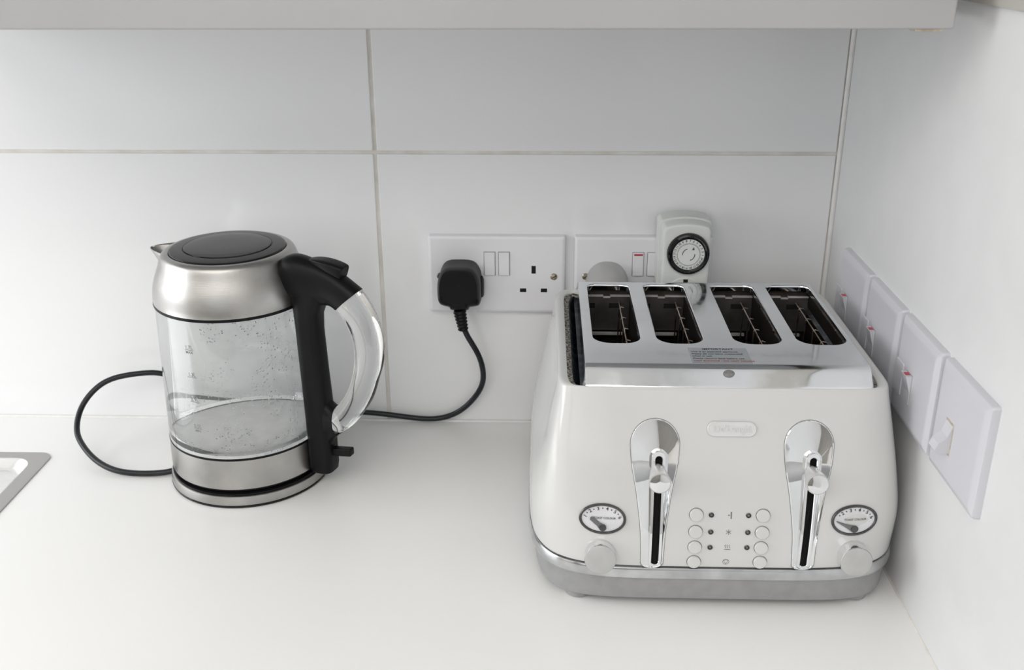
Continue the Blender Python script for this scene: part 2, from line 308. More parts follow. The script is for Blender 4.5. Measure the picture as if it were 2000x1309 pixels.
def screw(x, z, root, y=-9, mt=None):
    s_ = G().lathe([(3.7, 0.2), (3.7, 0.5), (3.0, 1.3), (1.2, 1.7)], (x, y, z), (0, -1, 0), 24, cap1=True)
    s_ = s_.mk('screw', mt or M['brass'], root)
    a = 0.5; g = G(); ca, sa = math.cos(a), math.sin(a)
    L = [[(x+u*ca-v*sa, yy, z+u*sa+v*ca) for u, v in ((-3, -0.4), (3, -0.4), (3, 0.4), (-3, 0.4))] for yy in (y-1.0, y-1.85)]
    g.loops(L, cap0=True, cap1=True).mk('screw_slot', M['void'], s_, smooth=False)
def pin_holes(x, z, root):
    for (dx, dz, w, h) in ((0, 0, 2.3, 4.3), (-11.2, -23.2, 3.4, 2.1), (11.2, -23.2, 3.4, 2.1)):
        G().box(x+dx-w, x+dx+w, -9.12, -4, z+dz-h, z+dz+h).mk('pin_hole', M['void'], root, smooth=False)
zs = 137.1
s1 = thing('double_socket', 'white double wall socket holding the black plug', 'socket', (73, 0, zs), 'double sockets on the tiled wall')
wall_plate(0, 146, zs, 86, s1); rocker(65.6, 192.8, s1); rocker(81, 192.8, s1); screw(134, 178.5, s1); screw(12.5, 178.5, s1, mt=M['bezel']); pin_holes(112.4, 186.2, s1); pin_holes(37, 186.2, s1)
s2 = thing('double_socket', 'white double wall socket holding the plug-in timer, behind the toaster', 'socket', (228, 0, zs), 'double sockets on the tiled wall')
wall_plate(155.2, 146, zs, 86, s2); rocker(222.9, 193.2, s2, True); rocker(238.6, 193.2, s2); screw(167.8, 179, s2); pin_holes(192, 186.2, s2); pin_holes(267, 186.2, s2)

# pale rounded plug in the second socket
def dome_plug(prof, cx, zt, zb, y0, name, mt, root):
    pass
pg = thing('plug', 'pale grey rounded plug half hidden behind the toaster', 'plug', (191, -9, 165))
def plug_outline(d, y, cx, zc, hw, ht, hb, n=40, taper=1.0):
    L = []
    for i in range(n):
        a = 2*PI*i/n; c, s_ = math.cos(a), math.sin(a)
        ex = 2/2.6; X = math.copysign(abs(c)**ex, c)*(hw-d); Z = math.copysign(abs(s_)**ex, s_)
        Z = Z*(ht-d) if Z > 0 else Z*(hb-d)
        if s_ > 0: X *= taper+(1-taper)*(1-abs(s_))
        L.append((cx+X, y, zc+Z))
    return L
G().loops([plug_outline(0, -9.2, 190.5, 172, 23, 24, 24, taper=.8), plug_outline(0, -22, 190.5, 172, 22.5, 23.5, 23, taper=.8), plug_outline(2, -34, 190, 172, 22, 23, 21, taper=.75), plug_outline(6, -42, 190, 171, 22, 22, 20, taper=.75), plug_outline(11, -44, 190, 171, 22, 21, 20, taper=.75)], cap0=True, cap1=True).mk('plug_body', M['adapter'], pg)
G().tube([(190, -27, 150), (190, -27, 138), (189, -26, 122)], [6, 5, 4], 16).mk('cord_sleeve', M['adapter'], pg)
G().tube(smoothpath([(189, -26, 124), (187, -24, 90), (180, -18, 50), (176, -12, 18), (190, -12, 4), (240, -14, 3.4)]), 3.0, 10).mk('power_cord', M['adapter'], pg)

# plug-in timer
tm = thing('plug_in_timer', 'white plug-in mechanical timer with black dial ring above the toaster', 'timer', (268, -9, 150))
def tm_out(x0, x1, z0, z1, arc, r, y, n=8):
    L = rrect(x0, x1, z0, z1, r, 0, n); cx = (x0+x1)/2; hw = (x1-x0)/2
    top = []
    # denser top edge for the shallow arc
    i1 = n
    P_ = [(p[0], p[1]) for p in L]; res = P_[:i1+1]
    for q in range(1, 8):
        t = q/8; res.append((x1-r+(x0+r-(x1-r))*t, z1))
    res += P_[i1+1:]
    return [(x, y, z+(arc*(1-((x-cx)/hw)**2) if z > z1-r-0.01 else 0)) for x, z in res]
G().loops([tm_out(240.5, 293.5, 132, 247.5, 4.5, 4, -9.2), tm_out(240, 294, 131.5, 248, 4.5, 4, -30), tm_out(240.6, 293.4, 132, 247.4, 4.5, 4, -33.5), tm_out(242, 292, 133, 246, 4.5, 4, -34)], cap0=True, cap1=True).mk('rear_housing', M['timer'], tm)
G().loops([tm_out(242.3, 291.7, 133.5, 245.6, 4.5, 4, -34), tm_out(242.5, 291.5, 133.5, 245.4, 4.5, 4, -45), tm_out(243.5, 290.5, 134.5, 244.0, 4.2, 4.5, -48.6), tm_out(246, 288, 137, 241.5, 4, 4.5, -50)], cap0=True, cap1=True).mk('front_housing', M['timer'], tm)
TX, TZ = 269.0, 218.2
rg = G(); prof = [(14, -50), (15.5, -53.2), (17, -54.6), (19, -55), (20.6, -54.2), (21.4, -52), (21.5, -49.8)]
L = []
for q, (r_, y) in enumerate(prof):
    L.append([(TX+(r_+(0.25 if (i % 2 and q > 3) else 0))*math.cos(2*PI*i/96), y, TZ+(r_+(0.25 if (i % 2 and q > 3) else 0))*math.sin(2*PI*i/96)) for i in range(96)])
rg.loops(L).mk('dial_ring', M['blackgloss'], tm)
df = G().lathe([(16.4, 50), (16.4, 53.4), (16.0, 53.7)], (TX, 0, TZ), (0, -1, 0), 64, cap1=True).mk('dial_face', M['timer'], tm)
def on_disc(cx, cz, y, ang, r_, V, flip=False):
    """put 2-D lettering on a vertical disc facing -y, its baseline towards the centre"""
    a = math.radians(ang); ca, sa = math.cos(a), math.sin(a); out = []
    for v in V:
        tx, tz = v[0], v[1]+r_; out.append((cx+tx*sa+tz*ca, y-v[2], cz-tx*ca+tz*sa))
    return out
g = G()
for h in range(24):
    V, F = text(str((h+6) % 24 or 24), 3.0, bold=0.06); g.add(on_disc(TX, TZ, -53.9, 72+15*h, 14.3, V), F)
for i in range(96):
    a = 2*PI*i/96; l = 1.0 if i % 4 else 1.6; c, s_ = math.cos(a), math.sin(a); w = .09
    g.add([(TX+(11.2)*c-w*s_, -53.9, TZ+11.2*s_+w*c), (TX+11.2*c+w*s_, -53.9, TZ+11.2*s_-w*c), (TX+(11.2+l)*c+w*s_, -53.9, TZ+(11.2+l)*s_-w*c), (TX+(11.2+l)*c-w*s_, -53.9, TZ+(11.2+l)*s_+w*c)], [(0, 1, 2, 3)])
for i in range(0, 96):                                         # thin scale ring
    a, b = 2*PI*i/96, 2*PI*(i+1)/96
    g.add([(TX+r_*math.cos(t), -53.88, TZ+r_*math.sin(t)) for r_, t in ((11.1, a), (11.1, b), (11.3, b), (11.3, a))], [(0, 1, 2, 3)])
g.mk('dial_numbers', M['ink'], df, smooth=False)
g = G()
for a0, a1 in ((105, 185), (-75, 5)):
    for i in range(10):
        a, b = math.radians(a0+(a1-a0)*i/10), math.radians(a0+(a1-a0)*(i+1)/10)
        g.add([(TX+r_*math.cos(t), -54.0, TZ+r_*math.sin(t)) for r_, t in ((5.8, a), (5.8, b), (6.5, b), (6.5, a))], [(0, 1, 2, 3)])
g.add([(TX+x, -54.0, TZ+z) for x, z in ((3.0, 5.0), (5.6, 4.8), (5.0, 8.0))], [(0, 1, 2)])
g.mk('dial_arrow', M['ink'], df, smooth=False)
so = G().lathe([(20.5, 50.0), (20.5, 50.8), (19.6, 51.2), (18.8, 50.8)], (267.5, 0, 172), (0, -1, 0), 64, cap1=True).mk('socket_outlet', M['timer'], tm)
for dx, dz, w, h in ((0.5, 17.2, 2.3, 1.6), (-11, -6, 3.4, 2.1), (11, -6, 3.4, 2.1)):
    G().box(267.5+dx-w, 267.5+dx+w, -51.0, -48, 172+dz-h, 172+dz+h).mk('pin_hole', M['void'], so, smooth=False)

# ---------------------------------------------------------------- plates on the right wall
zr = 144.97; y0r = -424.59; gp = 4.8
M['sideplate'] = mat('shaded socket plastic', (0.63, 0.63, 0.67), 0.3); noisy(M['sideplate'], 15, (0.62, 0.62, 0.66), (0.64, 0.64, 0.68))  # same plastic as the sockets, its shade put into a darker colour
def side_plate(y0, root, w=86):
    def R(d, x, r): return [(x, p[0], p[1]) for p in rrect(y0+d, y0+w-d, zr+d, zr+86-d, r, 0, 6)]
    X = XW
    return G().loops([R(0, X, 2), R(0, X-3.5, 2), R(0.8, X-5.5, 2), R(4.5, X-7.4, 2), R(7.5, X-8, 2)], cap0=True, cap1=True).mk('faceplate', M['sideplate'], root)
def side_rocker(y, z, root, hw=5.6, hh=12.5, red=True, proud=3.4):
    """narrow rocker whose top end stands proud, with a red tip"""
    X = XW-8; G().box(X-0.15, X+0.5, y-hw-.6, y+hw+.6, z-hh-.6, z+hh+.6).mk('switch_gap_shade', M['gap'], root, smooth=False)
    L = []
    for yy in (y-hw, y+hw): L.append([(X+0.3, yy, z-hh), (X-0.6, yy, z-hh), (X-0.8, yy, z-2), (X-proud, yy, z+hh), (X+0.3, yy, z+hh)])
    rk = G().loops(L, cap0=True, cap1=True).mk('rocker_switch', M['sideplate'], root, smooth=False)
    if red: G().box(X-proud+0.7, X-0.6, y-hw*0.45, y+hw*0.45, z+hh-.4, z+hh+.25).mk('red_marker', M['red'], rk, smooth=False)
Lp = ['white wall switch plate nearest the room corner, red-tipped rocker', 'white wall switch plate second from the room corner, red-tipped rocker and fuse slot',
      'white wall switch plate third from the room corner, beside the toaster front', 'white wall plate with single toggle switch, nearest the camera']
for k in range(4):
    yb = y0r+(3-k)*(86+gp)
    t = thing('wall_switch', Lp[k], 'switch', (XW, yb+43, zr), 'switch plates in a row on the right wall')
    side_plate(yb, t)
    if k < 3:
        dy = -283.5 if k == 2 else (-186 if k == 1 else -98)
        side_rocker(dy, 179.5, t, hw=6.4, proud=5.0)
        L = [[(XW-8-d, p[0], p[1]) for p in rrect(dy+14+e, dy+31-e, 166+e, 194-e, 1.5, 0, 4)] for d, e in ((-0.3, 0), (0.5, 0.1), (0.9, 0.6))]
        G().loops(L, cap0=True, cap1=True).mk('fuse_holder', M['sideplate'], t)
    else:
        X = XW-8; yc = -371
        G().box(X-0.15, X+.5, yc-7.2, yc+7.2, 169, 194).mk('switch_recess', M['chip'], t, smooth=False)
        L = []
        for yy in (yc-6.2, yc+6.2):
            L.append([(X+0.2, yy, 170.5), (X-2.0, yy, 170.8), (X-9.0, yy, 170.5), (X-10.6, yy, 173.0), (X-8.6, yy, 178.5), (X-3.0, yy, 184), (X-0.4, yy, 192.5), (X+0.2, yy, 192.5)])
        G().loops(L, cap0=True, cap1=True).mk('toggle', M['sideplate'], t, smooth=False)

# ---------------------------------------------------------------- kettle
KX, KY = -180.0, -112.0; AZ = math.radians(-20); KU = Vector((math.cos(AZ), math.sin(AZ), 0)); KW = Vector((-math.sin(AZ), math.cos(AZ), 0))
def kp(u, w, z): return Vector((KX, KY, 0))+KU*u+KW*w+Vector((0, 0, z))
pb = thing('power_base', 'round steel kettle power base with its black cord running to the left socket', 'kettle base', (KX, KY, 0))
KC = (KX, KY, 0)
G().lathe([(60, 0.2), (79, 0.2), (80.6, 0.8), (80.8, 2.4), (80.2, 2.9)], KC, n=128, cap0=True, cap1=True).mk('base_foot', M['blackgloss'], pb)
G().lathe([(79.5, 2.9), (80.5, 3.2), (80.7, 5), (80.2, 9.5), (79.6, 11.6), (78.6, 12.4), (76, 12.6), (70, 12.6)], KC, n=128, cap0=True, cap1=True).mk('base_ring', M['steel'], pb)
G().lathe([(77.2, 12.6), (78.2, 13), (78.3, 14.6), (76.5, 15.2), (60, 15.2)], KC, n=128, cap0=True, cap1=True).mk('base_top', M['black'], pb)
cord = [(-256, -129.5, 6.0), (-266, -132, 4.6), (-285.4, -133, 3.6), (-315.9, -130, 4.5), (-345.5, -115, 9.6), (-366.5, -96, 18.2), (-377.2, -79, 27), (-377.3, -60, 43.0), (-364.0, -45, 59.4), (-344.1, -35, 67.4), (-317.9, -28, 69.4), (-297.7, -22, 65.7), (-272.8, -16, 51.3), (-241.4, -12, 31.9), (-202.2, -10, 20.4), (-167.7, -9, 15.8), (-121.1, -8, 14.6), (-74.3, -8, 13.8), (-33.8, -7, 8.6), (1.2, -7, 6.5), (30.7, -8, 18.0), (51.7, -12, 43.5), (57.5, -18, 67), (53.4, -26, 93.2), (43.1, -32, 116.6), (38.2, -35, 131)]
G().tube(smoothpath(cord, 6), 3.1, 12).mk('power_cord', M['rubber'], pb)
pl = G()
PX = 34.2
def po(d, y, e=0):      # outline of a UK plug, flat top with round shoulders, straight sides, waist into the sleeve
    pts = [(-10, 205.8), (10, 205.8), (17, 202.5), (21.4, 195), (23.2, 186), (23.6, 175), (23, 164), (21, 160.5), (16, 159.3), (11, 158.6), (10, 154.6), (-9, 154.6), (-10, 158.6), (-15, 159.6), (-20, 161.5), (-22.3, 166), (-22.8, 176), (-22.4, 186), (-20.6, 195), (-16.4, 202.5)]
    cz = 182
    P_ = []
    n = len(pts)
    for i in range(n):
        a = Vector(pts[i]); b = Vector(pts[(i+1) % n])
        for q in range(3): P_.append(a.lerp(b, q/3))
    Q = [(P_[i-1]*.25+P_[i]*.5+P_[(i+1) % len(P_)]*.25) for i in range(len(P_))]
    k = 1-d/23
    return [(PX+q.x*k, y, cz-1.5+(q.y-cz)*k*0.96-e) for q in Q]
pgk = G().loops([po(0, -9.3, 6), po(0, -24, 6), po(0.2, -36, 5), po(1.2, -42, 3.6), po(3.4, -46.5, 2.2), po(7, -47.6, 1)], cap0=True, cap1=True).mk('plug', M['black'], pb, angle=45)
L = [[(PX+xx, -12-y, 170+z) for (y, z) in ((0, 9), (6, 12), (14, 9), (18, 0), (14, -9), (6, -12), (0, -9))] for xx in (20, 24.2, 25.6)]
L[2] = [(v[0], -12-(-12-v[1]-9)*.7-9, 170+(v[2]-170)*.75) for v in L[2]]
G().loops(L, cap0=True, cap1=True).mk('grip', M['black'], pgk)
g = G(); rad = []; pts = []
for i in range(25):
    t = i/24; pts.append((PX+0.3+3.6*t, -36+0.5*t, 150-23*t)); rad.append(6.4-1.6*t+(0.7 if (i//2) % 2 else -0.35))
g.tube(pts, rad, 20).mk('cord_sleeve', M['black'], pgk, smooth=True, angle=60)
G().lathe([(0.9, 0), (0.9, 0.4)], (PX+1, -47.4, 181), (0, -1, 0), 12, cap1=True).mk('moulded_dimple', M['void'], pgk)

kt = thing('kettle', 'glass and brushed steel electric kettle with clear curved handle', 'kettle', (KX, KY, 15.3))
G().lathe([(66, 15.4), (74, 15.4), (76.2, 17), (76.6, 19.2), (72, 19.2)], KC, n=128, cap0=True, cap1=True).mk('underside_ring', M['black'], kt)
G().lathe([(74, 19.2), (77.6, 19.4), (77.9, 20.2), (77.7, 35), (77.2, 50.4), (76.6, 50.8), (73.5, 50.8)], KC, n=160, cap0=True, cap1=True).mk('lower_band', M['steel'], kt)
G().lathe([(76.2, 50.8), (77.3, 51), (77.3, 52.6), (76.2, 52.8)], KC, n=128).mk('lower_seal', M['black'], kt)
G().lathe([(68, 51.5), (66, 52.4), (40, 52.6), (10, 52.8)], KC, n=96, cap1=True).mk('heating_plate', M['scale'], kt)
g = G()
for i in range(150):
    a = 2*PI*i/150; c, s_ = math.cos(a), math.sin(a); L = []
    for r_ in (73.4, 74.4): L.append([(KX+r_*c-w*s_, KY+r_*s_+w*c, z) for w, z in ((-.8, 50.85), (.8, 50.85), (.8, 52.7), (-.8, 52.7))])
    g.loops(L, cap0=True, cap1=True)
g.loops([[(KX+r_*math.cos(2*PI*i/96), KY+r_*math.sin(2*PI*i/96), z) for i in range(96)] for r_, z in ((72.8, 50.85), (73.5, 50.85), (73.5, 52.7), (72.8, 52.7))]).mk('gasket', M['bezel'], kt, smooth=False)
def rg_(z): return 77.0+(73.4-77.0)*(z-52.8)/(192-52.8)
out = [(rg_(z), z) for z in (52.8, 70, 100, 130, 160, 192)]; inn = [(rg_(z)-3.2, z) for z in (192, 160, 130, 100, 72)]+[(rg_(60)-4.2, 62), (rg_(56)-7.5, 56.5), (rg_(53)-9, 52.8)]
g = G(); n = 128
g.lathe(out, KC, n=n); g.lathe([out[-1], inn[0]], KC, n=n); k0 = len(g.F); g.lathe(inn, KC, n=n); k1 = len(g.F); g.lathe([inn[-1], out[0]], KC, n=n)
bmv = G(); gj = mk('glass_jug', g.V, g.F, None, kt, mats=[M['glass'], M['mist']], fm=[1 if k0 <= i < k1 else 0 for i in range(len(g.F))])
bm = bmesh.new(); bm.from_mesh(gj.data); bmesh.ops.remove_doubles(bm, verts=bm.verts, dist=1e-6); bmesh.ops.recalc_face_normals(bm, faces=bm.faces); bm.to_mesh(gj.data); bm.free(); gj.data.set_sharp_from_angle(angle=math.radians(40))
G().lathe([(72.0, 192), (74.6, 192), (74.8, 193), (74.4, 194.6), (72, 194.8)], KC, n=128, cap0=False).mk('upper_seal', M['black'], kt)
dome = spline([0, 1, 2, 3, 4, 5, 6, 7], [(74.3, 194.8), (74.3, 200), (73.0, 209), (70.4, 218), (66.6, 227.5), (64.2, 234.4), (61.9, 239.0), (58.2, 241.1)])
prof = [(72, 194.8)]+[tuple(dome(i/5)) for i in range(36)]+[(56.0, 241.3), (54.9, 240.6), (54.8, 238)]
G().lathe(prof, KC, n=160, cap0=True, cap1=True).mk('upper_housing', M['steel'], kt)
lid = G().lathe([(54.6, 238.2), (54.6, 241.2), (53.6, 242.3), (50, 242.9), (42.2, 243.3), (41.4, 242.6)], KC, n=128, cap0=True, cap1=True).mk('lid', M['lidring'], kt)
G().lathe([(41.2, 242.6), (41.0, 243.6), (40.2, 244.0), (30, 244.5), (12, 244.8)], KC, n=128, cap1=True).mk('lid_window', M['blackgloss'], lid)
# spout
AZS = math.radians(161); SU = Vector((math.cos(AZS), math.sin(AZS), 0)); SW = Vector((-math.sin(AZS), math.cos(AZS), 0))
L = []
for i in range(13):
    s_ = i/12; w = 24*(1-s_)**0.65+0.6; zt = 235.0-2.5*s_; dep = 30*(1-s_)**1.1+1.0; row = []
    for j in range(17):
        q = -1+2*j/16; h = 1-abs(q)**1.7
        rt0 = 58.5+14.5*h; rtip = 91.5
        u = rt0+(rtip-rt0)*s_-1.0*math.sin(PI*s_)*h
        row.append(Vector((KX, KY, 0))+SU*u+SW*(w*q)+Vector((0, 0, zt-dep*h)))
    L.append(row)
spo = G().loops(L, closed=False).mk('spout', M['steel'], kt)
sm = spo.modifiers.new('thickness', 'SOLIDIFY'); sm.thickness = 0.0009
# lofted handle parts in the vertical plane through the kettle's axis
def loft(name, secs, mt, parent, n=36, ex=2.5, k=6, **kw):
    """secs: (outer u, outer z, inner u, inner z, half width)"""
    f = spline(range(len(secs)), secs); L = []
    for i in range((len(secs)-1)*k+1):
        ou, oz, iu, iz, w = f(i/k); ring = []
        for j in range(n):
            a = 2*PI*j/n; c = math.copysign(abs(math.cos(a))**(2/ex), math.cos(a)); s_ = math.copysign(abs(math.sin(a))**(2/ex), math.sin(a))
            ring.append(kp((ou+iu)/2+(ou-iu)/2*c, w*s_, (oz+iz)/2+(oz-iz)/2*c))
        L.append(ring)
    return G().loops(L, cap0=True, cap1=True).mk(name, mt, parent, **kw)
hd = loft('handle_arm', [(58.5, 231.0, 67, 207, 13), (65, 239.6, 71, 201, 14.6), (77, 243.0, 80, 198, 14.6), (90, 241, 93, 196, 13.6), (104, 237.2, 104.5, 196.5, 12.6), (123, 228.8, 112, 197.2, 12.3), (143, 216, 118, 194, 12.3)], M['black'], kt, ex=2.5)
L = []
for z, u0, u1, w in ((17.2, 76.2, 99, 10.5), (18.6, 76.2, 101, 11.8), (26, 76.2, 102.3, 12.3), (60, 75.6, 102.2, 12), (90, 75.0, 101.2, 11.6), (130, 73.8, 99.2, 11.3), (170, 72.8, 97.6, 11.3), (186, 72.2, 98.6, 11.6), (196, 71, 103, 12.2), (206, 70, 108, 12.6), (216, 67, 108, 12.8)):
    ring = []
    for j in range(40):
        a = 2*PI*j/40; c = math.copysign(abs(math.cos(a))**(2/3.4), math.cos(a)); s_ = math.copysign(abs(math.sin(a))**(2/3.4), math.sin(a))
        ring.append(kp((u0+u1)/2+(u1-u0)/2*c, w*s_, z))
    L.append(ring)
G().loops(L, cap0=True, cap1=True).mk('handle_column', M['black'], kt)
loft('lower_arm', [(96, 45, 96, 104, 10.5), (102, 52.5, 102, 94, 11.5), (109.0, 60.2, 107.6, 90.3, 12)], M['black'], kt, ex=2.5)
loft('clear_grip', [(143.2, 215.8, 118.2, 193.8, 12.2), (151.5, 204.5, 124.5, 186.5, 12.0), (158.6, 191, 130, 176.5, 11.8), (163.0, 176, 133.4, 164, 11.6), (164.2, 161, 134.2, 151.5, 11.5), (162.0, 144, 132.4, 137.5, 11.5), (157.0, 128.5, 128.5, 123.5, 11.5), (149.8, 108.0, 122.8, 110.5, 11.5), (140.0, 92.0, 116.2, 100, 11.5), (126, 74, 111.0, 94, 11.6), (109.4, 60.4, 108.0, 90.1, 11.6)], M['acrylic'], kt, ex=2.15, n=48)
loft('lid_button', [(93, 241.2, 93, 238.5, 4.5), (99, 242.0, 99, 236.5, 7), (108, 242.0, 107, 233, 8.4), (118, 240.6, 116, 229, 8.8), (127, 238.2, 124, 226, 8.2), (129.5, 236.6, 126.0, 225.4, 6.8)], M['black'], kt, ex=4.0)
sw = G().box(-6.2, 6.2, 98, 122.5, 0, 8.2, 1.5, 3)
V = [kp(v[1], v[0]*0.62, 35.8+v[2]+(v[1]-98)*0.14) for v in sw.V]
mk('power_switch', V, sw.F, M['black'], kt)
# printed litre marks on the glass
AM = math.radians(-109)
def on_jug(V, z0):
    o = []
    for v in V:
        z = z0+v[1]; r_ = rg_(z)+0.12; a = AM+v[0]/r_; o.append((KX+r_*math.cos(a), KY+r_*math.sin(a), z))
    return o
for z, s_, t in ((166, '1.7L', 'MAX'), (138.5, '1.3L', None), (113, '0.9L', None), (85.5, '0.5L', 'MIN')):
    g = G(); V, F = text(s_, 5.0, bold=0.05); g.add(on_jug(V, z), F)
    u = [(-5+i*1.11, y) for i in range(10) for y in (-2.7, -2.25)]
    g.add(on_jug(u, z), [(2*i, 2*i+2, 2*i+3, 2*i+1) for i in range(9)])
    if t: V, F = text(t, 3.6, bold=0.12); g.add(on_jug(V, z-5.0), F)
    g.mk('litre_mark', M['inkgrey'], kt, smooth=False)

# ---------------------------------------------------------------- toaster
TCX, TCY = 268.2, -183.5
tp = spline([28, 41, 60, 80, 100, 123, 145, 163, 177, 183], [(154.6, 154.2), (155.8, 154.3), (156.4, 152.3), (155.2, 148.9), (151.2, 144.2), (145.9, 138.4), (141.0, 131.9), (137.2, 125.8), (134.4, 120.8), (133.6, 118.0)])
def tn(z): return 5.2+(15-5.2)*min(max((z-41)/(183-41), 0), 1)**1.6
def tface(x, z, off=0.0):
    """point on the toaster's front face, off = millimetres outwards"""
    def y(x, z):
        a, b = tp(z); n = tn(z); return TCY-b*(1-min(abs(x-TCX)/a, .999)**n)**(1/n)
    p = Vector((x, y(x, z), z)); e = 0.5
    dx = Vector((2*e, y(x+e, z)-y(x-e, z), 0)); dz = Vector((0, y(x, z+e)-y(x, z-e), 2*e)); nn = dx.cross(dz).normalized()
    if nn.y > 0: nn = -nn
    return p+nn*off
def tring(a, b, n, z, N=240, cx=TCX, cy=TCY):
    L = []
    for i in range(N):
        t = 2*PI*(i+0.5)/N; c, s_ = math.cos(t), math.sin(t)
        # pack points towards the corners
        u = (i+0.5)/N*4; qd = int(u); f = u-qd; f = 0.5+0.5*math.copysign(abs(2*f-1)**1.5, 2*f-1); t = (qd+f)*PI/2; c, s_ = math.cos(t), math.sin(t)
        r_ = 1/(abs(c)**n+abs(s_)**n)**(1/n); L.append((cx+a*c*r_, cy+b*s_*r_, z))
    return L
ts = thing('toaster', 'cream white four-slice toaster with chrome top and two front levers', 'toaster', (TCX, TCY, 0))
L = []
zz = [42.1, 42.5, 43.6]+[46+i*3.0 for i in range(45)]+[183]
for z in zz:
    a, b = tp(z); d = 1.0 if z == 42.1 else (0.3 if z == 42.5 else 0); L.append(tring(a-d, b-d, tn(z), z))
for d, da, db, z in ((0, .5, .3, 184.3), (0, 1.6, .8, 185.3), (0, 3.2, 1.4, 185.7), (0, 5.2, 1.9, 185.6), (0, 7.4, 2.2, 185.0), (0, 8.4, 2.5, 184.0)):
    L.append(tring(133.6-da, 118.2-db, 15, z))
OA, OB = 133.6-7.6, 118.0-4.4+0.4
OB = 113.6+0.0
OA = 125.0
L.append(tring(OA, 115.9, 14, 183)); L.append(tring(OA, 115.9, 14, 170)); L.append(tring(OA, 115.9, 14, 64))
body = G().loops(L, cap0=True, cap1=True).mk('body', M['white'], ts, angle=40)
from mathutils.bvhtree import BVHTree
bco = [v.co.copy() for v in body.data.vertices]; bface = [tuple(p.vertices) for p in body.data.polygons]; bno = [v.normal.copy() for v in body.data.vertices]; bvh0 = BVHTree.FromPolygons(bco, bface)
# the two lever panels are let into the front
wtab = spline([40, 45, 60, 78, 90, 108, 130, 143], [8.9, 9.0, 9.4, 10.5, 12.0, 14.6, 18.6, 19.5])
def lever_outline(cx, grow=0.0, n=26):
    """list of (x, z, kind parameter) anticlockwise from the right end of the top arc"""
    P_ = []
    for i in range(n+1): a = PI*i/n; P_.append((cx+(19.5+grow)*math.cos(a), 143+(19.5+grow)*math.sin(a)))
    for i in range(1, 24): z = 143-(143-46)*i/24; P_.append((cx-float(wtab(z))-grow, z))
    for i in range(13): a = PI+PI*i/12; P_.append((cx+(9+grow)*math.cos(a), 46+(5.2+grow)*math.sin(a)))
    for i in range(23, 0, -1): z = 143-(143-46)*i/24; P_.append((cx+float(wtab(z))+grow, z))
    return P_
def rail_outline(cx, hw, zt, zb, sk, n=26):
    f = lambda z: cx+sk[0]+(sk[1]-sk[0])*(z-46)/(134-46)
    P_ = []
    for i in range(n+1): a = PI*i/n; z = zt-hw+hw*math.sin(a); P_.append((f(z)+hw*math.cos(a), z))
    for i in range(1, 24): z = (zt-hw)-(zt-hw-zb-hw*.6)*i/24; P_.append((f(z)-hw, z))
    for i in range(13): a = PI+PI*i/12; z = zb+hw*.6+hw*.6*math.sin(a); P_.append((f(z)+hw*math.cos(a), z))
    for i in range(23, 0, -1): z = (zt-hw)-(zt-hw-zb-hw*.6)*i/24; P_.append((f(z)+hw, z))
    return P_
cut_me = []
for cx in (212.8, 334.6):
    g = G(); O = lever_outline(cx, 0.1)
    g.loops([[tface(x, z, 6) for x, z in O], [tface(x, z, -11) for x, z in O]], cap0=True, cap1=True)
    c = g.mk('cutter', M['white'], ts, smooth=False); cut_me.append(c)
    md = body.modifiers.new('cut', 'BOOLEAN'); md.operation = 'DIFFERENCE'; md.object = c; md.solver = 'EXACT'
bpy.context.view_layer.update()
nm = bpy.data.meshes.new_from_object(body.evaluated_get(bpy.context.evaluated_depsgraph_get()))
body.modifiers.clear(); body.data = nm; nm.shade_smooth(); nm.set_sharp_from_angle(angle=math.radians(30))
fac = len(nm.loops); cn = [nm.corner_normals[i].vector.copy() for i in range(fac)]
for p in nm.polygons:
    for li in p.loop_indices:
        co = nm.vertices[nm.loops[li].vertex_index].co
        if co.y > -0.06 or not 0.046 < co.z < 0.176: continue
        h = bvh0.find_nearest(co)
        if h[0] is None or h[3] > 0.0004: continue
        vs0 = bface[h[2]]; w_ = [1/((bco[v]-co).length+1e-6)**2 for v in vs0]; nn_ = sum((bno[v]*w for v, w in zip(vs0, w_)), Vector()).normalized()
        if nn_.dot(p.normal) > 0.9: cn[li] = nn_
nm.normals_split_custom_set(cn)
for c in cut_me: bpy.data.objects.remove(c)

